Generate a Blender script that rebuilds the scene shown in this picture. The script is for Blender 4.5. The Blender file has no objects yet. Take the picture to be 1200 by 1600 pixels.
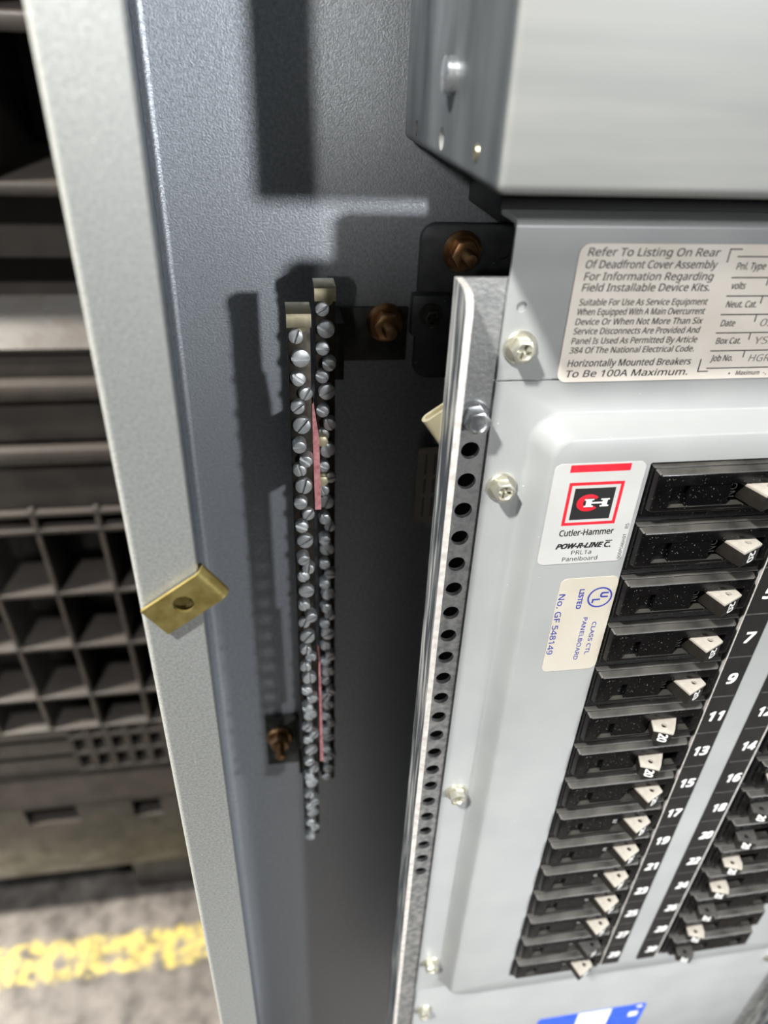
import bpy, bmesh, math, random
from mathutils import Matrix, Vector
random.seed(7)
IN = 0.0254
sc = bpy.context.scene
COL = sc.collection

# ------------------------------------------------------------------ frame
# Panel frame: inches, X right, Y into the enclosure, Z up, origin at the top left
# corner of the left breaker opening.  The enclosure leans back 5.8 degrees.
LEAN = math.radians(-5.77)
FLOOR_DROP = 62.0
T = Matrix.Translation((0, 0, FLOOR_DROP*IN)) @ Matrix.Rotation(LEAN, 4, 'X')
TW = Matrix.Translation((0, 0, FLOOR_DROP*IN))        # upright frame for the crates

# ------------------------------------------------------------------ camera
CAM = Vector((-5.2233, -8.0913, 4.7282))
RIGHT = Vector((0.98801, -0.14945, 0.03868))
DOWN = Vector((-0.04917, -0.54219, -0.83881))
FWD = Vector((0.14633, 0.82686, -0.54304))
cd = bpy.data.cameras.new('camera')
cd.sensor_fit = 'VERTICAL'; cd.sensor_height = 36; cd.sensor_width = 27
cd.lens = 1109/1600*36
cd.clip_start = 0.01
cd.dof.use_dof = True; cd.dof.focus_distance = 0.285; cd.dof.aperture_fstop = 6.8
cam = bpy.data.objects.new('camera', cd); COL.objects.link(cam)
mw = Matrix((
    (RIGHT.x, -DOWN.x, -FWD.x, CAM.x*IN),
    (RIGHT.y, -DOWN.y, -FWD.y, CAM.y*IN),
    (RIGHT.z, -DOWN.z, -FWD.z, CAM.z*IN), (0, 0, 0, 1)))
cam.matrix_world = T @ mw
sc.camera = cam

# ------------------------------------------------------------------ light and exposure
sc.view_settings.view_transform = 'Standard'; sc.view_settings.look = 'None'
sc.view_settings.gamma = 1; sc.view_settings.exposure = 0.0
sc.view_settings.use_curve_mapping = False
w = bpy.data.worlds.new('hall'); sc.world = w; w.use_nodes = True
nt = w.node_tree; bg = nt.nodes['Background']
tc = nt.nodes.new('ShaderNodeTexCoord'); sep = nt.nodes.new('ShaderNodeSeparateXYZ')
ramp = nt.nodes.new('ShaderNodeValToRGB')
nt.links.new(tc.outputs['Generated'], sep.inputs[0])
mr = nt.nodes.new('ShaderNodeMapRange'); mr.inputs[1].default_value = -1; mr.inputs[2].default_value = 1
nt.links.new(sep.outputs['Z'], mr.inputs[0]); nt.links.new(mr.outputs[0], ramp.inputs[0])
ramp.color_ramp.elements[0].position = 0.3; ramp.color_ramp.elements[0].color = (0.05, 0.047, 0.042, 1)
ramp.color_ramp.elements[1].position = 0.85; ramp.color_ramp.elements[1].color = (0.30, 0.30, 0.29, 1)
nt.links.new(ramp.outputs[0], bg.inputs[0]); bg.inputs[1].default_value = 0.10


def lamp(name, direction, dist, size, power, color=(1, 1, 1), aim=(0, 0, -3), spot=None, blend=.3, to=None):
    """A round lamp in the hall; direction in the panel frame, distance in metres."""
    d = Vector(direction).normalized()
    p = Vector(aim)*IN + d*dist
    if spot:
        L = bpy.data.lights.new(name, 'SPOT'); L.spot_size = math.radians(spot); L.spot_blend = blend
        L.shadow_soft_size = size/2
    else:
        L = bpy.data.lights.new(name, 'AREA'); L.shape = 'DISK'; L.size = size
    L.energy = power; L.color = color
    o = bpy.data.objects.new(name, L); COL.objects.link(o)
    tgt = Vector(to)*IN if to else Vector(aim)*IN
    z = (p-tgt).normalized()
    o.matrix_world = T @ (Matrix.Translation(p) @ z.to_track_quat('Z', 'Y').to_matrix().to_4x4())
    return o


lamp('hall_lamp', (2.21, -5.9, 1.46), 3.0, 0.16, 58, (0.96, 0.98, 1.0))
lamp('hall_lamp', (-1.28, -1.0, 2.45), 1.7, 0.10, 54, (1.0, 0.985, 0.95), aim=(0, 0, -11))
lamp('hall_lamp', (0.90, -1.0, 0.90), 2.6, 0.30, 15, (1.0, 0.99, 0.96))
lamp('hall_lamp', (-1.98, -5.75, 1.2), 2.5, 0.12, 100, (1.0, 0.98, 0.93), aim=(-3.6, 4.9, 5.0), spot=4.2, blend=.6)
lamp('hall_lamp', (-0.55, -0.10, 1.0), 3.0, 0.20, 290, (1.0, 0.93, 0.82), aim=(-14, 14, -50))
lamp('hall_lamp', (-0.45, -0.35, 1.0), 3.0, 0.10, 520, (1.0, 0.94, 0.80), aim=(-33, 20.5, -64), spot=9, blend=.9)

lamp('hall_lamp', (0.67, -1.0, 0.30), 2.2, 0.12, 210, (0.97, 0.985, 1.0), aim=(1.0, 0, -15), spot=17, blend=.9)

# ------------------------------------------------------------------ materials


def lin(r, g, b):
    f = lambda c: (c/255/12.92 if c/255 <= .04045 else ((c/255+.055)/1.055)**2.4)
    return (f(r), f(g), f(b), 1)


def mat(name, c1, c2=None, scale=40, metal=0., rough=.5, rough2=None, stretch=(1, 1, 1), bump=0., bscale=None,
        lo=.35, hi=.65, spec=.5, coat=0., detail=4):
    m = bpy.data.materials.new(name); m.use_nodes = True
    n = m.node_tree.nodes; l = m.node_tree.links
    p = n['Principled BSDF']
    p.inputs['Base Color'].default_value = c1; p.inputs['Metallic'].default_value = metal
    p.inputs['Roughness'].default_value = rough; p.inputs['Specular IOR Level'].default_value = spec
    p.inputs['Coat Weight'].default_value = coat; p.inputs['Coat Roughness'].default_value = .1
    t = n.new('ShaderNodeTexCoord'); mp = n.new('ShaderNodeMapping')
    mp.inputs['Scale'].default_value = stretch
    l.new(t.outputs['Object'], mp.inputs['Vector'])
    m['_map'] = 0
    if c2:
        nz = n.new('ShaderNodeTexNoise'); nz.inputs['Scale'].default_value = scale; nz.inputs['Detail'].default_value = detail
        l.new(mp.outputs[0], nz.inputs['Vector'])
        r = n.new('ShaderNodeValToRGB'); r.color_ramp.elements[0].position = lo; r.color_ramp.elements[1].position = hi
        r.color_ramp.elements[0].color = c1; r.color_ramp.elements[1].color = c2
        l.new(nz.outputs['Fac'], r.inputs[0]); l.new(r.outputs[0], p.inputs['Base Color'])
        if rough2 is not None:
            q = n.new('ShaderNodeMapRange'); q.inputs[1].default_value = lo; q.inputs[2].default_value = hi
            q.inputs[3].default_value = rough; q.inputs[4].default_value = rough2
            l.new(nz.outputs['Fac'], q.inputs[0]); l.new(q.outputs[0], p.inputs['Roughness'])
    if bump:
        nb = n.new('ShaderNodeTexNoise'); nb.inputs['Scale'].default_value = bscale or scale; nb.inputs['Detail'].default_value = 6
        l.new(mp.outputs[0], nb.inputs['Vector'])
        b = n.new('ShaderNodeBump'); b.inputs['Strength'].default_value = bump; b.inputs['Distance'].default_value = .0006
        l.new(nb.outputs['Fac'], b.inputs['Height']); l.new(b.outputs[0], p.inputs['Normal'])
    return m


def specks(m, color, scale=900, thr=.74, rough=.6, big=60):
    """Scattered dusty or chipped-paint specks over the colour of m."""
    n = m.node_tree.nodes; l = m.node_tree.links; p = n['Principled BSDF']
    t = n.new('ShaderNodeTexCoord'); nz = n.new('ShaderNodeTexNoise'); nz.inputs['Scale'].default_value = scale
    nz.inputs['Detail'].default_value = 1
    l.new(t.outputs['Object'], nz.inputs['Vector'])
    g = n.new('ShaderNodeMapRange'); g.inputs[1].default_value = thr; g.inputs[2].default_value = thr+.03
    l.new(nz.outputs['Fac'], g.inputs[0])
    mx = n.new('ShaderNodeMix'); mx.data_type = 'RGBA'
    src = p.inputs['Base Color'].links[0].from_socket if p.inputs['Base Color'].links else None
    if src: l.new(src, mx.inputs[6])
    else: mx.inputs[6].default_value = p.inputs['Base Color'].default_value
    mx.inputs[7].default_value = color
    l.new(g.outputs[0], mx.inputs[0]); l.new(mx.outputs[2], p.inputs['Base Color'])
    return m


M = {}
M['flange'] = specks(mat('galvanized_flange', lin(150, 153, 152), lin(174, 177, 175), 1000, .6, .5, .42, bump=.1, bscale=500), lin(236, 238, 238), 1500, .72)
M['side'] = mat('galvanized_side', lin(120, 126, 130), lin(140, 146, 150), 200, .6, .5, .4)
M['backpan'] = specks(mat('galvanized_back', lin(158, 163, 169), lin(192, 197, 204), 600, .88, .5, .4, bump=.25, bscale=1200, lo=.3, hi=.7), lin(215, 220, 232), 2600, .70)
M['paint'] = specks(mat('grey_enamel', lin(150, 152, 152), lin(156, 158, 157), 30, 0, .33, .4, bump=.04, bscale=700), lin(208, 208, 206), 700, .79)
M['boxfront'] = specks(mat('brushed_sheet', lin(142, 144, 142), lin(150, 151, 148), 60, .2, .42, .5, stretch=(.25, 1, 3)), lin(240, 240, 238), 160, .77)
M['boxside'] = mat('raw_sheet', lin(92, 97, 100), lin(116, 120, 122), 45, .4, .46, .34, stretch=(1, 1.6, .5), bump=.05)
M['rail'] = mat('zinc_rail', lin(150, 152, 152), lin(205, 206, 204), 300, .75, .45, .3, bump=.2, bscale=600)
M['railside'] = mat('scratched_zinc', lin(92, 99, 104), lin(226, 226, 222), 170, .45, .36, .5, stretch=(1, 2, .16), bump=.2, bscale=300, lo=.44, hi=.66)
M['edge'] = mat('cut_steel_edge', lin(196, 190, 184), lin(226, 222, 216), 300, .4, .5)
M['black'] = specks(mat('black_moulding', lin(7, 7, 8), lin(13, 12, 12), 90, 0, .2, .32, spec=.32, lo=.4, hi=.7), lin(150, 148, 142), 1900, .735)
M['lit_dust'] = mat('lit_dusty_black', lin(38, 37, 35), lin(72, 70, 66), 60, 0, .4, .5)  # upward breaker facets: settled dust plus light from above put into the colour
M['blackmatte'] = mat('black_plate', lin(22, 22, 22), lin(34, 33, 32), 120, 0, .5, .4)
M['handle'] = mat('black_handle', lin(24, 22, 19), lin(34, 31, 27), 200, 0, .42)
M['cream'] = mat('cream_cap', lin(164, 158, 148), lin(180, 174, 164), 200, 0, .45)
M['darkcap'] = mat('dark_cap', lin(58, 57, 56), lin(74, 73, 71), 250, 0, .5)
M['white'] = mat('white_print', lin(236, 236, 232), None, 1, 0, .5)
M['greyprint'] = mat('relief', lin(74, 73, 70), None, 1, 0, .4)
M['ink'] = mat('black_ink', lin(26, 25, 26), None, 1, 0, .6)
M['greyink'] = mat('grey_ink', lin(120, 116, 112), None, 1, 0, .6)
M['paper'] = mat('aged_paper', lin(226, 216, 204), lin(234, 226, 215), 60, 0, .5)
M['paperwhite'] = specks(mat('white_sticker', lin(186, 186, 184), lin(192, 192, 190), 60, 0, .4), lin(190, 188, 184), 900, .76)
M['cream_label'] = mat('cream_sticker', lin(188, 181, 166), lin(194, 188, 176), 60, 0, .4)
M['red'] = mat('red_ink', lin(205, 28, 45), lin(216, 40, 55), 300, 0, .45)
M['blueink'] = mat('blue_ink', lin(48, 60, 150), None, 1, 0, .5)
M['bluelabel'] = mat('blue_label', lin(36, 82, 200), lin(50, 96, 212), 90, 0, .3)
M['zincyellow'] = mat('yellow_zinc_screw', lin(196, 194, 178), lin(220, 218, 204), 120, .8, .28, .38)
M['bolt'] = mat('bright_bolt', lin(200, 203, 206), lin(226, 228, 230), 120, .9, .22, .3)
M['brass'] = mat('olive_brass_clip', lin(126, 112, 62), lin(160, 146, 92), 130, .7, .42, .3, bump=.2, bscale=400, lo=.4, hi=.62)
M['palebrass'] = mat('pale_brass_clip', lin(205, 196, 160), lin(220, 212, 180), 130, .6, .4)
M['bronze'] = mat('bronze_nut', lin(150, 112, 72), lin(190, 150, 112), 200, .9, .28, .4)
M['alu'] = mat('bar_alloy', lin(42, 38, 33), lin(66, 60, 52), 200, .7, .5, .4, bump=.15)
M['tab'] = mat('bar_tab', lin(150, 142, 118), lin(176, 168, 142), 250, .8, .35)
M['setscrew'] = mat('set_screw', lin(186, 190, 192), lin(214, 217, 218), 160, .7, .36, .46)
M['pink'] = mat('pink_strip', lin(196, 116, 120), lin(226, 160, 160), 500, 0, .8, bump=.3, bscale=900)
M['blacksteel'] = specks(mat('dark_chassis_steel', lin(62, 64, 68), lin(78, 80, 84), 150, .55, .42, .5), lin(150, 150, 146), 500, .76)
M['bracket'] = mat('dark_bracket', lin(58, 58, 54), lin(76, 76, 70), 150, .6, .45)
M['crate'] = mat('black_crate_plastic', lin(40, 37, 35), lin(52, 48, 45), 30, 0, .5, .36, bump=.35, bscale=110)
M['interior'] = mat('interior_black', lin(20, 20, 20), None, 1, 0, .6)

# floor: worn concrete with a worn yellow line, wet-looking gloss
fm = mat('concrete', lin(62, 59, 57), lin(108, 103, 99), 22, 0, .3, .5, bump=.5, bscale=60, lo=.3, hi=.7, detail=8)
n = fm.node_tree.nodes; l = fm.node_tree.links; p = n['Principled BSDF']
t = n.new('ShaderNodeTexCoord'); sx = n.new('ShaderNodeSeparateXYZ'); l.new(t.outputs['Object'], sx.inputs[0])
nz = n.new('ShaderNodeTexNoise'); nz.inputs['Scale'].default_value = 26; nz.inputs['Detail'].default_value = 8; l.new(t.outputs['Object'], nz.inputs['Vector'])
ad = n.new('ShaderNodeMath'); ad.operation = 'MULTIPLY_ADD'; ad.inputs[1].default_value = .05
l.new(nz.outputs['Fac'], ad.inputs[0]); l.new(sx.outputs['Y'], ad.inputs[2])
Y0, Y1 = 17.0*IN+.025, 20.0*IN+.025
a1 = n.new('ShaderNodeMapRange'); a1.inputs[1].default_value = Y0-.006; a1.inputs[2].default_value = Y0+.006
a2 = n.new('ShaderNodeMapRange'); a2.inputs[1].default_value = Y1+.006; a2.inputs[2].default_value = Y1-.006
l.new(ad.outputs[0], a1.inputs[0]); l.new(ad.outputs[0], a2.inputs[0])
mu = n.new('ShaderNodeMath'); mu.operation = 'MULTIPLY'; l.new(a1.outputs[0], mu.inputs[0]); l.new(a2.outputs[0], mu.inputs[1])
nw = n.new('ShaderNodeTexNoise'); nw.inputs['Scale'].default_value = 40; nw.inputs['Detail'].default_value = 6; l.new(t.outputs['Object'], nw.inputs['Vector'])
wr = n.new('ShaderNodeMapRange'); wr.inputs[1].default_value = .36; wr.inputs[2].default_value = .6; l.new(nw.outputs['Fac'], wr.inputs[0])
mu2 = n.new('ShaderNodeMath'); mu2.operation = 'MULTIPLY'; l.new(mu.outputs[0], mu2.inputs[0]); l.new(wr.outputs[0], mu2.inputs[1])
mx = n.new('ShaderNodeMix'); mx.data_type = 'RGBA'; l.new(mu2.outputs[0], mx.inputs[0])
l.new(p.inputs['Base Color'].links[0].from_socket, mx.inputs[6]); mx.inputs[7].default_value = lin(176, 160, 84)
l.new(mx.outputs[2], p.inputs['Base Color'])
M['floor'] = fm

# ------------------------------------------------------------------ mesh helpers


def box(bm, x0, x1, y0, y1, z0, z1, bev=0, seg=2, mi=0):
    if x1 < x0: x0, x1 = x1, x0
    if y1 < y0: y0, y1 = y1, y0
    if z1 < z0: z0, z1 = z1, z0
    r = bmesh.ops.create_cube(bm, size=1)
    vs = r['verts']
    for v in vs:
        v.co = Vector(((x0+x1)/2+v.co.x*(x1-x0), (y0+y1)/2+v.co.y*(y1-y0), (z0+z1)/2+v.co.z*(z1-z0)))
    fs = set(f for v in vs for f in v.link_faces)
    for f in fs: f.material_index = mi
    if bev:
        es = list(set(e for v in vs for e in v.link_edges))
        bmesh.ops.bevel(bm, geom=es, offset=bev, segments=seg, affect='EDGES', profile=.5, clamp_overlap=True)


def prism(bm, pts, d0, d1, fn, mi=0, bev=0):
    """pts: 2D outline; fn(a, b, d) -> 3D point; extruded from d0 to d1."""
    A = [bm.verts.new(fn(a, b, d0)) for a, b in pts]
    B = [bm.verts.new(fn(a, b, d1)) for a, b in pts]
    k = len(pts); F = []
    F.append(bm.faces.new(A[::-1])); F.append(bm.faces.new(B))
    for i in range(k):
        F.append(bm.faces.new((A[i], A[(i+1) % k], B[(i+1) % k], B[i])))
    for f in F: f.material_index = mi
    bmesh.ops.recalc_face_normals(bm, faces=F)
    if bev:
        es = list(set(e for f in F for e in f.edges))
        bmesh.ops.bevel(bm, geom=es, offset=bev, segments=2, affect='EDGES', profile=.5, clamp_overlap=True)
    return F


XZ = lambda a, b, d: (a, d, b)
XY = lambda a, b, d: (a, b, d)
YZ = lambda a, b, d: (d, a, b)


def ring(cx, cz, r, k=24, a0=0.):
    return [(cx+r*math.cos(a0+2*math.pi*i/k), cz+r*math.sin(a0+2*math.pi*i/k)) for i in range(k)]


def lathe(bm, prof, k=28, mi=0):
    """prof: (radius, y) pairs around the Y axis; closed at the ends where radius is 0."""
    rows = []
    for r, y in prof:
        if r < 1e-6: rows.append([bm.verts.new((0, y, 0))])
        else: rows.append([bm.verts.new((r*math.cos(2*math.pi*i/k), y, r*math.sin(2*math.pi*i/k))) for i in range(k)])
    F = []
    for A, B in zip(rows, rows[1:]):
        for i in range(k):
            j = (i+1) % k
            if len(A) == 1 and len(B) == 1: continue
            if len(A) == 1: F.append(bm.faces.new((A[0], B[j], B[i])))
            elif len(B) == 1: F.append(bm.faces.new((A[i], A[j], B[0])))
            else: F.append(bm.faces.new((A[i], A[j], B[j], B[i])))
    for f in F: f.material_index = mi
    bmesh.ops.recalc_face_normals(bm, faces=F)


def rrect(x0, x1, z0, z1, r, k=6):
    if x1 < x0: x0, x1 = x1, x0
    if z1 < z0: z0, z1 = z1, z0
    out = []
    for cx, cz, a in ((x1-r, z1-r, 0), (x0+r, z1-r, 90), (x0+r, z0+r, 180), (x1-r, z0+r, 270)):
        for i in range(k+1):
            t_ = math.radians(a+90*i/k); out.append((cx+r*math.cos(t_), cz+r*math.sin(t_)))
    return out


def tomesh(bm, name='m'):
    me = bpy.data.meshes.new(name); bm.to_mesh(me); bm.free(); return me


def cut(bm, cutter):
    """bm minus cutter, both in inches."""
    ma, mb = tomesh(bm, 'ca'), tomesh(cutter, 'cb')
    a = bpy.data.objects.new('ca', ma); b = bpy.data.objects.new('cb', mb)
    COL.objects.link(a); COL.objects.link(b)
    md = a.modifiers.new('b', 'BOOLEAN'); md.operation = 'DIFFERENCE'; md.object = b; md.solver = 'EXACT'
    bpy.context.view_layer.update()
    ev = a.evaluated_get(bpy.context.evaluated_depsgraph_get())
    me = bpy.data.meshes.new_from_object(ev)
    out = bmesh.new(); out.from_mesh(me)
    bpy.data.objects.remove(a); bpy.data.objects.remove(b)
    for x in (ma, mb, me): bpy.data.meshes.remove(x)
    return out


try:
    import os
    FONT = bpy.data.fonts.load(os.path.join(bpy.utils.system_resource('DATAFILES'), 'fonts', 'NotoSansHebrew-Regular.woff2'))
except Exception:
    FONT = None


def raw_text(s, shear=0., bold=0., space=1., plain=False):
    cu = bpy.data.curves.new('t', 'FONT'); cu.body = s; cu.size = 1
    if FONT and not plain: cu.font = FONT
    cu.shear = shear; cu.offset = bold; cu.space_character = space; cu.resolution_u = 3
    o = bpy.data.objects.new('t', cu); COL.objects.link(o)
    bpy.context.view_layer.update()
    me = bpy.data.meshes.new_from_object(o.evaluated_get(bpy.context.evaluated_depsgraph_get()))
    bpy.data.objects.remove(o); bpy.data.curves.remove(cu)
    return me


CAPH = max(q.co.y for q in raw_text('H').vertices)
CAPP = max(q.co.y for q in raw_text('H', plain=True).vertices)


def text(bm, s, origin, u, v, width=None, cap=.1, shear=0., bold=0., mi=0, depth=.0015, center=False, space=1., plain=False):
    """Lettering laid on a surface: origin = left end of the baseline, u = reading direction, v = up."""
    me = raw_text(s, shear, 0, space, plain)
    xs = [q.co.x for q in me.vertices]
    if not xs: return
    x0, x1 = min(xs), max(xs)
    sy = cap/(CAPP if plain else CAPH); sx_ = (width/(x1-x0)) if width else sy
    u = Vector(u).normalized(); v = Vector(v).normalized(); nrm = u.cross(v)
    off = -(x0+x1)/2 if center else -x0
    b2 = bmesh.new(); b2.from_mesh(me); bpy.data.meshes.remove(me)
    b2.verts.ensure_lookup_table()
    st = bold*cap
    for k_, (du, dv) in enumerate(((0, 0),) if not bold else ((-1, -1), (1, -1), (-1, 1), (1, 1), (0, 0))):
        mp = {}
        for q in b2.verts:
            mp[q.index] = bm.verts.new(Vector(origin)+u*((q.co.x+off)*sx_+du*st)+v*(q.co.y*sy+dv*st)+nrm*(depth+k_*.0004))
        for f in b2.faces:
            try:
                g = bm.faces.new([mp[q.index] for q in f.verts]); g.material_index = mi
            except ValueError: pass
    b2.free()


def flat(bm, pts, fn, mi=0):
    f = bm.faces.new([bm.verts.new(fn(a, b)) for a, b in pts]); f.material_index = mi
    return f


# ------------------------------------------------------------------ object helpers


def link(name, bm, mats, base=(0, 0, 0), smooth=35):
    if isinstance(bm, bpy.types.Mesh): me = bm
    else:
        base = Vector(base)
        for v in bm.verts: v.co = (v.co-base)*IN
        me = tomesh(bm, name)
        for m in (mats if isinstance(mats, (list, tuple)) else [mats]): me.materials.append(M[m] if isinstance(m, str) else m)
        if smooth:
            for q in me.polygons: q.use_smooth = True
            me.set_sharp_from_angle(angle=math.radians(smooth))
    o = bpy.data.objects.new(name, me); COL.objects.link(o)
    return o


def tag(o, label, cat, group=None, kind=None):
    o['label'] = label; o['category'] = cat
    if group: o['group'] = group
    if kind: o['kind'] = kind
    return o


def thing(name, label, cat, base=(0, 0, 0), group=None, frame=None):
    o = bpy.data.objects.new(name, None); COL.objects.link(o)
    o.empty_display_size = .02
    o.matrix_world = (T if frame is None else frame) @ Matrix.Translation(Vector(base)*IN)
    o['base'] = list(base)
    return tag(o, label, cat, group)


def part(name, bm, mats, parent, smooth=35, label=None, loc=None, rot=None):
    """Child mesh; vertices in the panel frame unless loc is given (then local to loc)."""
    root = parent
    while root.parent: root = root.parent
    base = Vector(root['base']) if 'base' in root else Vector((0, 0, 0))
    if loc is None:
        o = link(name, bm, mats, base, smooth); o.parent = parent
        if parent.type == 'MESH': o.location = -parent.location
    else:
        o = link(name, bm, mats, (0, 0, 0), smooth); o.parent = parent
        o.location = (Vector(loc)-base)*IN - (parent.location if parent.type == 'MESH' else Vector((0, 0, 0)))
        if rot is not None: o.rotation_euler = rot
    if label: o['label'] = label
    return o


def single(name, bm, mats, label, cat, base, group=None, smooth=35, frame=None, kind=None):
    o = link(name, bm, mats, base, smooth)
    o.matrix_world = (T if frame is None else frame) @ Matrix.Translation(Vector(base)*IN)
    return tag(o, label, cat, group, kind)


# ------------------------------------------------------------------ floor
bm = bmesh.new()
box(bm, -160, 160, -120, 160, -FLOOR_DROP-2, -FLOOR_DROP)
fl = link('floor', bm, 'floor', (0, 0, -FLOOR_DROP), 0)
fl.matrix_world = TW @ Matrix.Translation((0, 0, -FLOOR_DROP*IN)); fl['kind'] = 'structure'
tag(fl, 'worn grey concrete floor with a worn yellow painted line', 'floor', kind='structure')

bm = bmesh.new(); box(bm, -160, 160, 150, 156, -FLOOR_DROP, 110)
wl = link('wall_back', bm, 'side', (0, 0, -FLOOR_DROP), 0)
wl.matrix_world = TW @ Matrix.Translation((0, 0, -FLOOR_DROP*IN))
tag(wl, 'plain grey hall wall far behind the crates', 'wall', kind='structure')

# ------------------------------------------------------------------ black crates beyond the enclosure
K = 1.5
CW = Vector((-5.2233, -7.575, 5.518))
kx = lambda x: CW.x+(x-CW.x)*K
kz = lambda z: CW.z+(z-CW.z)*K
FY = CW.y+(12.4-CW.y)*K
XL, XR = -36., 6.


def kbox(bm, x0, x1, d0, d1, z0, z1, bev=0):
    box(bm, kx(x0), kx(x1), FY+d0, FY+d1, kz(z0), kz(z1), bev)


fz = -FLOOR_DROP
lower = thing('pallet_box', 'black plastic pallet box with ribbed pockets standing on the concrete floor', 'crate', (kx(-15), FY, fz), frame=TW)
bm = bmesh.new()
kbox(bm, XL, XR, 3.2, 40, -34, -5.2)
part('box_body', bm, 'crate', lower)
bm = bmesh.new()
kbox(bm, XL, XR, .25, 3.4, -7.3, -5.2, .25)
kbox(bm, XL, XR, -.15, 3.4, -5.75, -5.15, .28)
kbox(bm, XL, XR, -.15, 3.4, -8.05, -7.45, .28)
kbox(bm, XL, XR, .3, 3.4, -9.95, -7.9, .1)
part('rim', bm, 'crate', lower)
bm = bmesh.new()
for z in (-10.1, -10.85, -13.87, -16.8, -19.88, -22.1):
    kbox(bm, XL, XR, 0, 3.3, z-.09, z+.09, .05)
k = 0
x = -13.45-2.08*11
while x < XR:
    kbox(bm, x-.09, x+.09, .02, 3.3, -22.1, -9.9, .05); x += 2.08
part('rib_grid', bm, 'crate', lower)
bm = bmesh.new()
for z in (-22.75, -24.0, -25.3): kbox(bm, XL, XR, 0, 3.3, z-.12, z+.12)
kbox(bm, XL, -15.0, 0, 3.3, -25.3, -22.2)
x = -15.0
while x < XR:
    kbox(bm, x-.16, x+.16, .02, 3.3, -25.3, -22.3); x += .82
part('vent_grid', bm, 'crate', lower)
bm = bmesh.new()
prism(bm, [(FY+1.5, kz(-25.3)), (FY+.4, kz(-25.4)), (FY-.7, kz(-27.25)), (FY+1.5, kz(-27.3))], kx(XL), kx(XR), YZ)
bm2 = bmesh.new(); kbox(bm2, XL, XR, -.6, 3.3, -34, -27.2, .15)
cb = bmesh.new(); kbox(cb, -18.0, -15.6, -2, 1.2, -29.0, -27.6)
bm2 = cut(bm2, cb)
cb = bmesh.new(); kbox(cb, -13.05, -11.7, -2, 1.2, -29.2, -27.7)
bm2 = cut(bm2, cb)
part('base_board', bm2, 'crate', lower)
part('base_ledge', bm, 'crate', lower)
for a, b in ((-34, -30), (-14.6, -9.5), (0, 4)):
    bm = bmesh.new(); box(bm, kx(a), kx(b), FY+1.2, FY+38, fz, kz(-33.9), .2); part('foot', bm, 'crate', lower)

upper = thing('pallet_box', 'black plastic pallet box stacked on top of the ribbed one', 'crate', (kx(-15), FY, kz(-5.2)), frame=TW)
bm = bmesh.new(); kbox(bm, XL, XR, 7.5, 40, -5.1, 16); part('box_body', bm, 'crate', upper)
bm = bmesh.new()
kbox(bm, XL, XR, .5, 7.6, -5.14, -4.25, .1)
prism(bm, [(FY+.35, kz(-4.3)), (FY+.3, kz(-4.15)), (FY+2.4, kz(-3.1)), (FY+2.5, kz(-1.6)), (FY+7.6, kz(-1.6)), (FY+7.6, kz(-4.3))], kx(XL), kx(XR), YZ)
part('rim', bm, 'crate', upper)
bm = bmesh.new()
kbox(bm, XL, XR, 1.2, 7.6, -1.7, .12)
part('side_panel', bm, 'crate', upper)
bm = bmesh.new()
kbox(bm, XL, XR, 0, 7.6, .08, .42, .12)
kbox(bm, XL, XR, 0, 7.6, 3.55, 3.95, .12)
x = -12.1-5.2*4
while x < XR:
    kbox(bm, x-.22, x+.22, .05, 7.6, .1, 12, .1); x += 5.2
kbox(bm, XL, XR, .05, 7.6, 8.6, 9.2, .12)
part('rib_grid', bm, 'crate', upper)

# ------------------------------------------------------------------ enclosure
XLW, XRW = -6.97, 13.47
YF, YB = -.85, 4.9
ZT, ZB = 12., -61.8
enc = thing('electrical_enclosure', 'tall open galvanized steel enclosure leaning back on the concrete floor', 'enclosure', (3.25, 4.9, ZB))
bm = bmesh.new(); box(bm, XLW, XRW, YB, YB+.06, ZB, ZT); part('back_panel', bm, 'backpan', enc)
for x0, nm in ((XLW, 'l'), (XRW, 'r')):
    sg = 1 if nm == 'l' else -1
    bm = bmesh.new()
    # side wall with rounded outer bend running into the flange: one swept profile
    bm_f = bmesh.new()
    r = .09
    outer = [(x0-sg*.06, YB), (x0-sg*.06, YF+r)]
    box(bm, x0-sg*.06, x0, YF+.06, YB+.06, ZB, ZT)
    fl_ = [(x0, YB)]
    for i in range(9):
        a = math.radians(90*i/8); fl_.append((x0+sg*(.16-.16*math.sin(a)), YB-.16+.16*math.cos(a)))
    bm_b = bmesh.new(); prism(bm_b, fl_, ZB, ZT, XY)
    part('side_wall', bm, 'side', enc)
    part('corner_bend', bm_b, 'backpan', enc)
    prof = []
    for i in range(7):
        a = math.radians(180-90*i/6) if True else 0
        prof.append((x0-sg*.065+sg*(r+r*math.cos(a)), YF+r-r*math.sin(a)))
    prof += [(x0+sg*.70, YF), (x0+sg*.715, YF+.015), (x0+sg*.715, YF+.075), (x0, YF+.075), (x0-sg*.065, YF+.14)]
    F = prism(bm_f, prof, ZB, ZT, XY)
    if nm == 'l':
        c = bmesh.new(); prism(c, ring(-6.51, -1.27, .19, 24), YF-.1, YF+.2, XZ); bm_f = cut(bm_f, c)
    part('flange', bm_f, 'flange', enc)
bm = bmesh.new(); box(bm, XLW, XRW, YF, YB, ZB, ZB+.06); part('bottom_wall', bm, 'side', enc)
bm = bmesh.new(); box(bm, XLW, XRW, YF, YB, ZT-.06, ZT); part('top_wall', bm, 'side', enc)

# ------------------------------------------------------------------ spring clips


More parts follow.
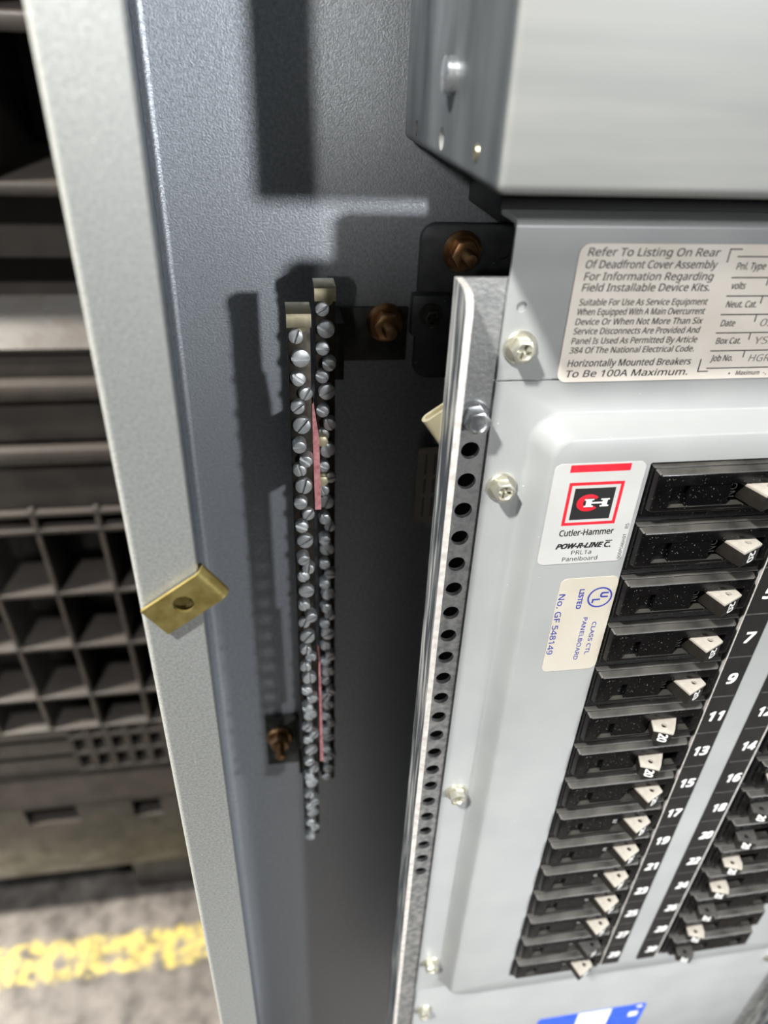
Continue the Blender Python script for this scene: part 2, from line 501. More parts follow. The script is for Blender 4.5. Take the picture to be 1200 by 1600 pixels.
def clip_mesh(fold_left=False, gap=.2, length=1.0, hole=True):
    """U clip in its own frame: length along X (0..length), width along Z (-.25...25), front leg at y=0."""
    th = .055
    r = gap/2+th
    out, inn = [], []
    prof_o = [(0, 0), (length-r, 0)]; prof_i = [(0, th), (length-r, th)]
    for i in range(1, 9):
        a = math.radians(-90+180*i/8)
        prof_o.append((length-r+r*math.cos(a), r+r*math.sin(a)))
        prof_i.append((length-r+(r-th)*math.cos(a), r+(r-th)*math.sin(a)))
    prof_o.append((.05, 2*r)); prof_i.append((.05, 2*r-th))
    pts = prof_o+prof_i[::-1]
    bm = bmesh.new()
    prism(bm, pts, -.25, .25, XY)
    if hole:
        c = bmesh.new(); prism(c, ring(.48, 0, .135, 28), -.2, th+.03, XZ)
        bm = cut(bm, c)
    if fold_left:
        for v in bm.verts: v.co.x = length-v.co.x
        bmesh.ops.reverse_faces(bm, faces=bm.faces[:])
    return bm


clip_ang = math.radians(-35.6)


def place_clip(name, bm, m, origin, label):
    o = link(name, bm, m, (0, 0, 0), 40)
    o.matrix_world = T @ Matrix.Translation(Vector(origin)*IN) @ Matrix.Rotation(clip_ang, 4, 'Y')
    return tag(o, label, 'clip', 'spring clips')


place_clip('spring_clip', clip_mesh(False, .13), 'brass', (-6.86, -.935, -1.50), 'olive brass spring clip with round hole hooked on the left flange')
place_clip('spring_clip', clip_mesh(True, .10, .85), 'palebrass', (-3.06, .53, .27), 'pale brass folded clip poking out behind the punched rail')

# ------------------------------------------------------------------ screws and nuts


def hexhead(rw, rh, hw, hh, dish=True, cross=True, dome=.0):
    """Hex washer head, axis towards -Y, seat at y=0."""
    bm = bmesh.new()
    lathe(bm, [(0, 0), (rw, 0), (rw, -hw*.6), (rw*.93, -hw), (0, -hw)], 32)
    h = bmesh.new()
    prism(h, ring(0, 0, rh, 6, .3), -hw*.8, -hw-hh, XZ, bev=rh*.08)
    if dish:
        c = bmesh.new(); lathe(c, [(0, -hw-hh+.03), (rh*.55, -hw-hh+.03), (rh*.72, -hw-hh-.02), (0, -hw-hh-.02)], 24)
        h = cut(h, c)
    if cross:
        c = bmesh.new()
        a = rh*.62; b = rh*.15; y0, y1 = -hw-hh*.35, -hw-hh-.1
        box(c, -a, a, y0, y1, -b, b); h = cut(h, c)
        c = bmesh.new(); box(c, -b, b, y0, y1, -a, a); h = cut(h, c)
    me = tomesh(h); bm.from_mesh(me); bpy.data.meshes.remove(me)
    return bm


def mesh_of(name, bm, m, smooth=35):
    o = link(name, bm, m, (0, 0, 0), smooth); me = o.data
    bpy.data.objects.remove(o); return me


COVER_SCREW = mesh_of('cover_screw', hexhead(.225, .165, .05, .17), 'zincyellow')
RAIL_BOLT = mesh_of('bolt', hexhead(.225, .185, .06, .24, cross=False), 'bolt')
HEX_SCREW = mesh_of('hex_screw', hexhead(.22, .16, .06, .18), 'bracket')


def nut_mesh():
    bm = bmesh.new()
    lathe(bm, [(0, 0), (.36, 0), (.36, -.04), (.30, -.10), (0, -.10)], 32)
    prism(bm, ring(0, 0, .27, 6, .2), -.08, -.34, XZ, bev=.03)
    pr = [(0, -.2)]
    y = -.3
    while y > -.68: pr += [(.125, y), (.11, y-.025)]; y -= .05
    pr += [(.10, -.70), (0, -.72)]
    lathe(bm, pr, 20)
    return bm


NUT = mesh_of('nut', nut_mesh(), 'bronze')


def inst(name, me, parent, loc, roty=0., label=None):
    o = bpy.data.objects.new(name, me); COL.objects.link(o); o.parent = parent
    root = parent
    while root.parent: root = root.parent
    o.location = (Vector(loc)-Vector(root['base']))*IN - (parent.location if parent.type == 'MESH' else Vector((0, 0, 0)))
    o.rotation_euler = (0, roty, 0)
    if label: o['label'] = label
    return o


# ------------------------------------------------------------------ chassis on the back panel
ch = thing('chassis_frame', 'dark steel chassis frame with punched rail bolted to the back panel', 'frame', (-2.5, 4.9, -30))
bm = bmesh.new()
RY = 4.65
box(bm, -2.54, -1.6, RY, RY+.08, -30, 1.05)
box(bm, -2.54, -2.46, RY, 4.885, -30, 1.05)
c = bmesh.new()
z = .20
while z > -13:
    if abs(z+5.25) > .42: prism(c, ring(-2.29, z, .065, 16), RY-.2, RY+.2, XZ)
    z -= .5
prism(c, ring(-2.36, -5.25, .3, 28), RY-.2, RY+.4, XZ)
bm = cut(bm, c)
part('punched_rail', bm, 'blacksteel', ch)
bm = bmesh.new()
pts = [(-1.9+.0, 2.27)]
pl = rrect(-2.52, 3.0, -.6, 2.27, .28)
prism(bm, pl, 4.72, 4.885, XZ, bev=.03)
c = bmesh.new(); prism(c, ring(-1.0, 1.80, .14, 24), 4.6, 4.8, XZ); bm = cut(bm, c)
part('mounting_plate', bm, 'blacksteel', ch)
bm = bmesh.new(); box(bm, -2.66, -1.92, 4.45, 4.72, .34, 1.10, .05); 
part('rail_block', bm, 'blacksteel', ch)
inst('nut', NUT, ch, (-1.76, 4.72, 1.80), .1)
inst('hex_screw', HEX_SCREW, ch, (-2.30, 4.45, .74), .2)
bm = bmesh.new(); box(bm, -1.7, 8.6, 3.0, 4.88, 2.62, 3.58, .04); part('gap_shade_block', bm, 'interior', ch)  # added black block, stands in for shade in the gap under the box
bm = bmesh.new(); box(bm, -1.6, 8.0, 4.6, 4.8, -30, -.4); part('chassis_pan', bm, 'interior', ch)
bm = bmesh.new(); prism(bm, rrect(-2.30, -1.45, -3.95, -2.1, .1), RY-.006, RY, XZ, mi=0)
for x in (-2.12, -1.93):
    for a, b in ((-2.75, -2.25), (-3.2, -2.85), (-3.8, -3.3)):
        flat(bm, [(x-.02, a), (x+.02, a), (x+.02, b), (x-.02, b)], lambda a_, b_: (a_, RY-.009, b_), 1)
part('wiring_label', bm, ['cream_label', 'greyink'], ch, label='cream sticker on the dark rail')

# ------------------------------------------------------------------ neutral bars


def slotted(r, h, w_, d=.05):
    bm = bmesh.new()
    pr = [(0, .12), (r*.8, .12), (r*.8, 0), (r, 0), (r, -h+.03), (r*.94, -h+.008), (r*.82, -h), (0, -h-.004)]
    lathe(bm, pr, 24)
    c = bmesh.new(); box(c, -r*1.2, r*1.2, -h+d, -h-.1, -w_/2, w_/2)
    return cut(bm, c)


S_SMALL = [mesh_of('terminal_screw', slotted(.115, h, .05), 'setscrew') for h in (.10, .15, .20)]
S_LARGE = [mesh_of('terminal_screw', slotted(.148, h, .058), 'setscrew') for h in (.10, .14)]


def brasshex():
    bm = bmesh.new(); prism(bm, ring(0, 0, .11, 6, .1), 0, -.26, XZ, bev=.01); return bm


BRASS_HEX = mesh_of('hex_lug_screw', brasshex(), 'palebrass')


def neutral_bar(label, x0, x1, y0, y1, zt, zb, first, period, seed):
    rnd = random.Random(seed)
    root = thing('neutral_bar', label, 'terminal bar', ((x0+x1)/2, y1, zb), 'neutral bars')
    bm = bmesh.new(); box(bm, x0, x1, y0, y1, zb, zt-.02, .015); part('bar_body', bm, 'alu', root)
    bm = bmesh.new()
    prism(bm, [(y1, zt-.05), (y1, zt), (y0+.03, zt), (y0-.025, zt-.03), (y0-.05, zt-.10), (y0-.05, zt-.23), (y0+.01, zt-.25), (y0+.01, zt-.05)], x0-.01, x1+.01, YZ)
    prism(bm, [(x0+(x1-x0)*.64+.075*math.cos(math.radians(180+180*i/10)), zt-.22+.085*math.sin(math.radians(180+180*i/10))) for i in range(11)], y0-.05, y0+.0, XZ)
    part('end_tab', bm, 'tab', root)
    xm = (x0+x1)/2
    z = first+period
    cnt = 0
    while z > zb+.1:
        for dz, dx, big in ((0, .01, 1), (-.33, -.045, 0), (-.585, .068, 0), (-.81, -.045, 0)):
            zz = z+dz+rnd.uniform(-.012, .012)
            if zz > zt-.30 or zz < zb+.12: continue
            if cnt >= 60: continue
            me = S_LARGE[rnd.choice((0, 0, 1))] if big else S_SMALL[rnd.choice((0, 1, 1, 2))]
            o = inst('terminal_screw', me, root, (xm+dx, y0, zz), rnd.uniform(0, math.pi))
            o.rotation_euler = (rnd.uniform(-.12, .12), o.rotation_euler.y, rnd.uniform(-.12, .12)); cnt += 1
        z -= period
    return root


nb1 = neutral_bar('nearer neutral bar on the left, full of bright slotted screws', -4.965, -4.61, 2.5, 2.98, 1.43, -11.75, .725, 1.15, 3)
nb2 = neutral_bar('shaded neutral bar on the right, set deeper behind the pink strips', -4.48, -4.15, 3.43, 3.9, 1.55, -10.9, .87, 1.12, 5)
for z in (-.98, -1.80): inst('hex_lug_screw', BRASS_HEX, nb2, (-4.40, 3.40, z-.12), .2, 'brass hex screw')


def strip(label, pts):
    bm = bmesh.new(); prism(bm, pts, 2.52, 3.02, XZ)
    zb = min(b for a, b in pts)
    single('insulating_strip', bm, 'pink', label, 'strip', (-4.54, 2.8, zb), 'pink strips between the neutral bars')


strip('upper pink fibre strip wedged between the two neutral bars', [(-4.605, -.10), (-4.585, -.05), (-4.50, -.7), (-4.475, -2.12), (-4.585, -2.12), (-4.605, -.8)])
strip('lower thin pink fibre strip low between the two neutral bars', [(-4.57, -5.85), (-4.53, -5.85), (-4.49, -9.0), (-4.565, -9.0)])

# brackets that hold the bars
b1 = thing('bar_bracket', 'dark bracket with bronze nut at the top of the neutral bars', 'bracket', (-3.3, 4.9, -.25), 'neutral bar brackets')
bm = bmesh.new()
box(bm, -3.98, -2.66, 4.80, 4.89, -.25, .78, .02)
box(bm, -4.03, -3.95, 3.9, 4.89, -.25, .78)
box(bm, -4.46, -3.95, 3.9, 3.97, -.25, .78)
part('bracket_plate', bm, 'bracket', b1)
bm = bmesh.new(); box(bm, -4.9, -4.66, 2.98, 4.88, -2.75, -1.2); part('standoff', bm, 'interior', nb1)
inst('nut', NUT, b1, (-3.08, 4.80, .50), .3)
b2 = thing('bar_bracket', 'dark bracket with nut low down left of the neutral bars', 'bracket', (-5.4, 4.9, -11.9), 'neutral bar brackets')
bm = bmesh.new()
box(bm, -5.85, -5.0, 4.80, 4.89, -11.9, -10.0, .02)
box(bm, -5.02, -4.95, 3.9, 4.89, -11.2, -10.1)
box(bm, -5.02, -4.2, 3.9, 3.97, -11.2, -10.1)
part('bracket_plate', bm, 'bracket', b2)
bm = bmesh.new(); box(bm, -4.9, -4.66, 2.98, 3.9, -11.1, -10.2); part('spacer', bm, 'interior', b2)
inst('nut', NUT, b2, (-5.5, 4.80, -10.75), .5)

# ------------------------------------------------------------------ punched angle rails


def punched_rail(mirror, label):
    sx = -1 if mirror else 1
    X = lambda x: x if not mirror else 6.5-x
    root = thing('punched_angle_rail', label, 'rail', (X(-2.9), .5, -30), 'punched rails beside the cover')
    zt, zb = 2.46, -30.
    holes = [(.575-.5*i) for i in range(1, 23)]      # 22 open holes below the bolt
    bm = bmesh.new()
    y0, y1 = .456, .535
    x0, x1, xc, rr = -2.95, -1.5, -2.52, .135
    segs = 24
    V = {}

    def vt(x, y, z):
        k_ = (round(x, 5), y, round(z, 5))
        if k_ not in V: V[k_] = bm.verts.new((X(x), y, z))
        return V[k_]

    def quadplate(za, zb_):
        for y in (y0, y1): bm.faces.new((vt(x0, y, za), vt(x1, y, za), vt(x1, y, zb_), vt(x0, y, zb_)))
        bm.faces.new((vt(x0, y0, za), vt(x0, y1, za), vt(x0, y1, zb_), vt(x0, y0, zb_)))
        bm.faces.new((vt(x1, y0, za), vt(x1, y1, za), vt(x1, y1, zb_), vt(x1, y0, zb_)))
    top = holes[0]+.25
    quadplate(zt, top)
    for hz in holes:
        za, zc = hz+.25, hz-.25
        angs = [2*math.pi*i/segs for i in range(segs)]
        corner = [math.atan2(zz-hz, xx-xc) % (2*math.pi) for xx in (x0, x1) for zz in (za, zc)]
        angs = sorted(set([round(a, 6) for a in angs+corner]))
        inner, outer = [], []
        for a in angs:
            ca, sa = math.cos(a), math.sin(a)
            t_ = min([((x1 if ca > 0 else x0)-xc)/ca if abs(ca) > 1e-9 else 1e9, ((za if sa > 0 else zc)-hz)/sa if abs(sa) > 1e-9 else 1e9])
            inner.append((xc+rr*ca, hz+rr*sa)); outer.append((xc+t_*ca, hz+t_*sa))
        k_ = len(angs)
        for i in range(k_):
            j = (i+1) % k_
            for y in (y0, y1):
                bm.faces.new((vt(inner[i][0], y, inner[i][1]), vt(outer[i][0], y, outer[i][1]), vt(outer[j][0], y, outer[j][1]), vt(inner[j][0], y, inner[j][1])))
            bm.faces.new((vt(inner[i][0], y0, inner[i][1]), vt(inner[j][0], y0, inner[j][1]), vt(inner[j][0], y1, inner[j][1]), vt(inner[i][0], y1, inner[i][1])))
    quadplate(holes[-1]-.25, zb)
    bm.faces.new((vt(x0, y0, zt), vt(x1, y0, zt), vt(x1, y1, zt), vt(x0, y1, zt)))
    bmesh.ops.recalc_face_normals(bm, faces=bm.faces[:])
    part('punched_web', bm, 'rail', root)
    # flange towards the front with a chamfered, rounded top corner
    yf = -.13
    prof = [(y1, zt), (.42, zt), (.24, zt-.005), (.08, zt-.02), (-.03, zt-.05), (-.10, zt-.12), (yf, zt-.24), (yf, zb), (y1, zb)]
    bm = bmesh.new()
    F = prism(bm, prof, X(-2.95-.005), X(-2.95+.085), YZ)
    for f in F:
        if abs(f.normal.x) < .5: f.material_index = 1
    part('flange', bm, ['railside', 'edge'], root, 25)
    if not mirror:
        inst('bolt', RAIL_BOLT, root, (-2.535, .456, .62), .15)
    return root


punched_rail(False, 'scratched zinc angle rail with round holes along the left of the cover')
punched_rail(True, 'zinc angle rail along the far right edge of the cover')

# ------------------------------------------------------------------ steel box at the top right
bx = thing('steel_box', 'big grey sheet steel box above the panel cover', 'box', (3.25, 4.1, 3.62))
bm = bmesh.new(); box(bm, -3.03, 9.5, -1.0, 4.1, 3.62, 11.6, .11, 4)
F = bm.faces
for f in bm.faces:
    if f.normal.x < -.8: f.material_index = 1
c = bmesh.new()
for y, z in ((3.09, 3.85), (1.47, 3.87)):
    prism(c, ring(y, z, .13 if y < 2 else .10, 20), -3.4, -.5, YZ)
bm = cut(bm, c)
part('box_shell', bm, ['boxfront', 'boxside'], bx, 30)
bm = bmesh.new(); lathe(bm, [(0, 0), (.19, 0), (.19, -.05), (.178, -.056), (.178, -.064), (.19, -.07), (.19, -.115), (.175, -.125), (0, -.125)], 32)
bmesh.ops.rotate(bm, verts=bm.verts[:], cent=(0, 0, 0), matrix=Matrix.Rotation(math.radians(-90), 3, 'Z'))
part('stud', bm, 'bolt', bx, 35, 'round threaded stud', loc=(-3.03, 1.05, 4.54))
bm = bmesh.new(); lathe(bm, [(0, 0), (.085, 0), (.075, -.02), (.03, -.025), (.0, -.01)], 20)
bmesh.ops.rotate(bm, verts=bm.verts[:], cent=(0, 0, 0), matrix=Matrix.Rotation(math.radians(-90), 3, 'Z'))
part('rivet', bm, 'tab', bx, 35, loc=(-3.03, -.19, 3.9))

# ------------------------------------------------------------------ panel cover
cv = thing('panel_cover', 'grey enamelled panel cover with raised centre and two breaker openings', 'cover', (3.25, .45, -30))
CX0, CX1 = -2.29, 8.79
PY = .40


def fill(bm, loops, fn, mi=0):
    es = []
    for lp in loops:
        vs = [bm.verts.new(fn(a, b)) if not isinstance(a, bmesh.types.BMVert) else a for a, b in lp]
        es += [bm.edges.new((vs[i], vs[(i+1) % len(vs)])) for i in range(len(vs))]
    r_ = bmesh.ops.triangle_fill(bm, use_beauty=True, edges=es, use_dissolve=False, normal=(0, -1, 0))
    return [g for g in r_['geom'] if isinstance(g, bmesh.types.BMFace)]


bm = bmesh.new()
k6 = 8
levels = []
NL = 8
for i in range(NL+1):
    t_ = i/NL
    s_ = t_
    y = PY*(1-(3*s_*s_-2*s_**3))
    ox = -1.74+t_*.31; oz = .65-t_*.24; ob = -15.83+t_*.24; ox1 = 6.5-ox
    levels.append((rrect(ox, ox1, ob, oz, .42-.1*t_, k6), y))
rows = []
for lp, y in levels: rows.append([bm.verts.new((a, y, b)) for a, b in lp])
for A, B in zip(rows, rows[1:]):
    for i in range(len(A)):
        j = (i+1) % len(A); bm.faces.new((A[i], A[j], B[j], B[i]))


def edgeloop(vs): return [bm.edges.get((vs[i], vs[(i+1) % len(vs)])) or bm.edges.new((vs[i], vs[(i+1) % len(vs)])) for i in range(len(vs))]


def mk(lp, y): return [bm.verts.new((a, y, b)) for a, b in lp]


rect_o = mk([(CX0, 1.12), (CX1, 1.12), (CX1, -15.95), (CX0, -15.95)], PY)
bmesh.ops.triangle_fill(bm, use_beauty=True, edges=edgeloop(rect_o)+edgeloop(rows[0]), use_dissolve=False, normal=(0, -1, 0))
OPEN = ((0.0, 2.44), (4.06, 6.50))
cuts = [mk(rrect(a, b, -15.02, zt_, .03, 2), 0) for (a, b), zt_ in zip(OPEN, (.02, -4.98))]
bmesh.ops.triangle_fill(bm, use_beauty=True, edges=sum([edgeloop(q) for q in cuts], [])+edgeloop(rows[-1]), use_dissolve=False, normal=(0, -1, 0))
for q in cuts:
    lo_ = [bm.verts.new((v.co.x, .06, v.co.z)) for v in q]
    for i in range(len(q)):
        j = (i+1) % len(q); bm.faces.new((q[i], q[j], lo_[j], lo_[i]))
lo_ = [bm.verts.new((v.co.x, PY+.05, v.co.z)) for v in rect_o]
for i in range(4): bm.faces.new((rect_o[i], rect_o[(i+1) % 4], lo_[(i+1) % 4], lo_[i]))
bmesh.ops.recalc_face_normals(bm, faces=bm.faces[:])
part('deadfront_panel', bm, 'paint', cv, 30)

# upper plate: flat with rounded bends back along the top
bm = bmesh.new()
prof = [(PY+.02, 1.13), (PY+.02, 1.16), (PY, 1.2)]
prof = [(PY+.05, 1.13), (PY, 1.15), (PY, 3.06)]
for i in range(1, 7):
    a = math.radians(90*i/6); prof.append((PY+.09-.09*math.cos(a), 3.06+.09*math.sin(a)))
prof += [(PY+.62, 3.15), (PY+.66, 3.11), (PY+.62, 3.09), (PY+.12, 3.09), (PY+.05, 3.02)]
prism(bm, prof, CX0, CX1, YZ)
c = bmesh.new(); prism(c, ring(-2.09, 2.12, .07, 20), .2, .43, XZ)
bm = cut(bm, c)
part('top_plate', bm, 'paint', cv, 30)
bm = bmesh.new()
box(bm, CX0+.02, CX1-.02, PY+.005, PY+.05, -30, -15.965, .01); part('bottom_plate', bm, 'paint', cv)
for x, y, z in ((-2.04, PY, 1.60), (-2.01, PY, -.50), (-2.0, PY, -7.6), (-2.0, PY, -14.5), (-2.0, PY, -17.1), (8.5, PY, -17.2), (8.5, PY, 1.6), (8.5, PY, -7.6), (8.5, PY, -14.5)):
    inst('cover_screw', COVER_SCREW, cv, (x, y, z), random.uniform(0, 1))

U, Vv = (1, 0, 0), (0, 0, 1)
# rating label
SY = PY-.012
bm = bmesh.new(); prism(bm, rrect(-1.46, 4.2, 1.10, 2.89, .13), SY, PY, XZ)
lab = part('rating_label', bm, 'paper', cv, label='large cream printed label on the top plate')
bm = bmesh.new()
TY = SY-.001
for s, x0, x1, z, cap in (
    ("Refer To Listing On Rear", -1.35, .399, 2.745, .094), ("Of Deadfront Cover Assembly", -1.35, .406, 2.598, .094),
    ("For Information Regarding", -1.342, .397, 2.452, .094), ("Field Installable Device Kits.", -1.343, .389, 2.315, .094),
    ("Suitable For Use As Service Equipment", -1.344, .415, 2.137, .082), ("When Equipped With A Main Overcurrent", -1.345, .415, 2.014, .082),
    ("Device Or When Not More Than Six", -1.346, .422, 1.886, .082), ("Service Disconnects Are Provided And", -1.348, .420, 1.762, .082),
    ("Panel Is Used As Permitted By Article", -1.35, .421, 1.632, .082), ("384 Of The National Electrical Code.", -1.351, .414, 1.505, .082),
    ("Horizontally Mounted Breakers", -1.345, .421, 1.320, .094), ("To Be 100A Maximum.", -1.343, .415, 1.171, .094),
    ("Pnl. Type", .679, 1.085, 2.584, .085), ("volts", .69, .886, 2.338, .085), ("Neut. Cat.", .693, 1.127, 2.097, .085),
    ("Date", .697, .901, 1.846, .085), ("Box Cat.", .705, 1.067, 1.604, .085), ("Job No.", .703, 1.029, 1.36, .085),
        ("Maximum", 1.147, 1.508, 1.152, .062)):
    text(bm, s, (x0, TY, z), U, Vv, x1-x0, cap, .12, .012)
flat(bm, ring(1.05, 1.175, .014, 10), lambda a, b: (a, TY-.001, b))
text(bm, "-,", (1.56, TY, 1.152), U, Vv, .06, .06)
for s, x0, z in (("03", 1.274, 1.842), ("YS2", 1.276, 1.596), ("HGRS", 1.276, 1.346)):
    text(bm, s, (x0, TY, z), U, Vv, .1*len(s), .1, .1, 0, 1)


def bar(x0, x1, z0, z1): flat(bm, [(x0, z0), (x1, z0), (x1, z1), (x0, z1)], lambda a, b: (a, TY-.001, b))


for x0, z in ((.648, 2.742), (.652, 2.482), (.657, 2.246), (.655, 2.002), (.664, 1.755), (.662, 1.505), (.679, 1.257)): bar(x0, 4.0, z-.008, z+.008)
for z in (2.482, 2.246, 2.002, 1.755, 1.505): bar(1.17, 1.186, z-.1, z)
bar(.52, .536, 2.67, 2.84); bar(.52, .69, 2.824, 2.84)
bar(.556, .572, 1.21, 1.395); bar(.556, .717, 1.206, 1.222)
part('lettering', bm, ['ink', 'greyink'], lab, 0)

# maker label
bm = bmesh.new(); prism(bm, rrect(-1.42, -.06, -1.685, .055, .11), -.008, 0, XZ)
lab = part('maker_label', bm, 'paperwhite', cv, label='white label with red bar and square red emblem')
LY = -.009


def quad(bm, x0, x1, z0, z1, y, mi): flat(bm, [(x0, z0), (x1, z0), (x1, z1), (x0, z1)], lambda a, b: (a, y, b), mi)


bm = bmesh.new()
quad(bm, -1.19, -.292, -.083, .035, LY, 0)
for a in ((-1.16, -.328, -.30, -.25), (-1.16, -.328, -.98, -.93), (-1.16, -1.11, -.93, -.30), (-.378, -.328, -.93, -.30)):
    quad(bm, *a, LY, 0)
quad(bm, -1.056, -.44, -.883, -.35, LY, 1)
cpts = []
for i in range(19):
    a = math.radians(38+284*i/18); cpts.append((-.815+.178*math.cos(a), -.598+.145*math.sin(a)))
ci = []
for i in range(19):
    a = math.radians(42+276*i/18); ci.append((-.79+.105*math.cos(a), -.598+.085*math.sin(a)))
for i in range(18):
    flat(bm, [cpts[i], cpts[i+1], ci[i+1], ci[i]], lambda a, b: (a, LY-.001, b), 0)
quad(bm, -.85, -.765, -.655, -.545, LY-.002, 2); quad(bm, -.60, -.525, -.655, -.545, LY-.002, 2)
quad(bm, -.765, -.60, -.613, -.587, LY-.002, 2)
for xa, xb in ((-.875, -.735), (-.63, -.497)):
    quad(bm, xa, xb, -.555, -.533, LY-.002, 2); quad(bm, xa, xb, -.668, -.645, LY-.002, 2)
part('emblem', bm, ['red', 'ink', 'white'], lab, 0)
bm = bmesh.new()
text(bm, "Cutler-Hammer", (-1.156, LY, -1.165), U, Vv, .845, .105, 0, .025)
text(bm, "POW-R-LINE", (-1.165, LY, -1.395), U, Vv, .735, .085, .35, .07)
text(bm, "C.", (-.40, LY, -1.405), U, Vv, .095, .09, .1, .06)
quad(bm, -.40, -.29, -1.298, -1.282, LY, 0)
text(bm, "PRL1a", (-.903, LY, -1.518), U, Vv, .318, .075)
text(bm, "Panelboard", (-1.026, LY, -1.636), U, Vv, .56, .075)
text(bm, "900P046H01", (-.085, LY, -1.645), (0, 0, 1), (-1, 0, 0), .45, .055)
text(bm, "R5", (-.085, LY, -1.085), (0, 0, 1), (-1, 0, 0), .09, .055)
part('lettering', bm, 'ink', lab, 0)

# listing label
bm = bmesh.new(); prism(bm, rrect(-.965, .0, -3.99, -1.99, .12), -.008, 0, XZ)
lab = part('listing_label', bm, 'cream_label', cv, label='cream label with blue print turned sideways')
bm = bmesh.new()
D, R_ = (0, 0, -1), (1, 0, 0)
text(bm, "No. GF 548149", (-.945, LY, -2.29), D, R_, 1.29, .10, 0, .012)
text(bm, "LISTED", (-.615, LY, -2.215), D, R_, .395, .075, 0, .05)
text(bm, "CLASS CTL", (-.262, LY, -2.92), D, R_, .72, .07, 0, .012)
text(bm, "PANELBOARD", (-.44, LY, -2.81), D, R_, .94, .07, 0, .012)
text(bm, "U", (-.245, LY, -2.305), D, R_, .095, .12, 0, .06)
text(bm, "L", (-.365, LY, -2.435), D, R_, .07, .12, 0, .06)
o_, i_ = ring(-.25, -2.403, .207, 40), ring(-.25, -2.403, .178, 40)
for i in range(40):
    j = (i+1) % 40; flat(bm, [o_[i], o_[j], i_[j], i_[i]], lambda a, b: (a, LY-.001, b))
part('lettering', bm, 'blueink', lab, 0)

# blue and white label on the bottom plate
bm = bmesh.new(); prism(bm, rrect(1.60, 5.02, -21.3, -18.98, .12), PY-.006, PY+.005, XZ)
quad(bm, 2.85, 3.9, -21.25, -19.0, PY-.008, 1); quad(bm, 4.55, 4.85, -19.75, -19.45, PY-.008, 1)
quad(bm, 4.72, 4.9, -19.2, -19.08, PY-.008, 1); quad(bm, 2.98, 3.8, -21.2, -19.5, PY-.009, 2)
part('notice_label', bm, ['bluelabel', 'white', 'paper'], cv, label='blue and white label on the bottom plate')

# number strips on the centre bar of the cover
for side, x0, x1, start in (('odd', 2.455, 2.955, 1), ('even', 3.49, 3.985, 2)):
    bm = bmesh.new()
    box(bm, x0, x1, -.035, 0, -15, 0)
    for i in range(1, 15):
        box(bm, x0+.005, x1-.005, -.043, -.03, -i-.012, -i+.012, mi=1)
    xe = x0 if side == 'odd' else x1
    box(bm, xe-.012, xe+.012, -.045, 0, -15, 0, mi=2)
    ns = part('number_strip', bm, ['blackmatte', 'darkcap', 'edge'], cv, label='black strip of %s white circuit numbers' % side)
    for i in range(15):
        b3 = bmesh.new()
        s = str(start+2*i)
        text(b3, s, ((x0+x1)/2+.04, -.037, -i-.655), U, Vv, None if len(s) == 1 else .275, .235, .12, .06, center=True)
        part('numeral', b3, 'white', ns, 0)

# ------------------------------------------------------------------ circuit breakers


def breaker_body(flip=False):
    W = 2.41
    bm = bmesh.new()

    def frustum(x0, x1, z0, z1, ya, yb, dx, dz, bev):
        A = [(x0, z0), (x1, z0), (x1, z1), (x0, z1)]
        B = [(x0+dx, z0-dz), (x1-dx, z0-dz), (x1-dx, z1+dz), (x0+dx, z1+dz)]
        va = [bm.verts.new((a, ya, b)) for a, b in A]; vb = [bm.verts.new((a, yb, b)) for a, b in B]
        F = [bm.faces.new(va), bm.faces.new(vb[::-1])]+[bm.faces.new((va[i], vb[i], vb[(i+1) % 4], va[(i+1) % 4])) for i in range(4)]
        bmesh.ops.recalc_face_normals(bm, faces=F)
        if bev:
            es = [e for e in vb[0].link_edges]+[e for v in vb for e in v.link_edges]
            bmesh.ops.bevel(bm, geom=list(set(es)), offset=bev, segments=3, affect='EDGES', profile=.5)
    frustum(.02, W-.02, -.005, -.995, 2.4, .03, 0, 0, 0)
    frustum(.01, W-.06, -.01, -.84, .03, -.06, .01, .015, .012)
    b_main = bm
    bm = bmesh.new()
    frustum(.03, W-.13, -.03, -.755, .0, -.19, .035, .045, .035)
    c = bmesh.new()
    box(c, .30, .585, -.3, -.10, -.635, -.27)
    bm = cut(bm, c)
    c = bmesh.new(); box(c, .585, 1.24, -.3, -.172, -.635, -.27); bm = cut(bm, c)
    c = bmesh.new(); box(c, 1.24, 2.10, -.3, -.06, -.635, -.27); bm = cut(bm, c)
    me = tomesh(bm); b_main.from_mesh(me); bpy.data.meshes.remove(me)
    b_main.normal_update()
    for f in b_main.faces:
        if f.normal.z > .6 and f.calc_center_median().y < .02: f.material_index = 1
    if flip:
        for v in b_main.verts: v.co.x = W-v.co.x
        bmesh.ops.reverse_faces(b_main, faces=b_main.faces[:])
    return b_main


BODY_L = mesh_of('body', breaker_body(False), ['black', 'lit_dust'], 30)
BODY_R = mesh_of('body', breaker_body(True), ['black', 'lit_dust'], 30)


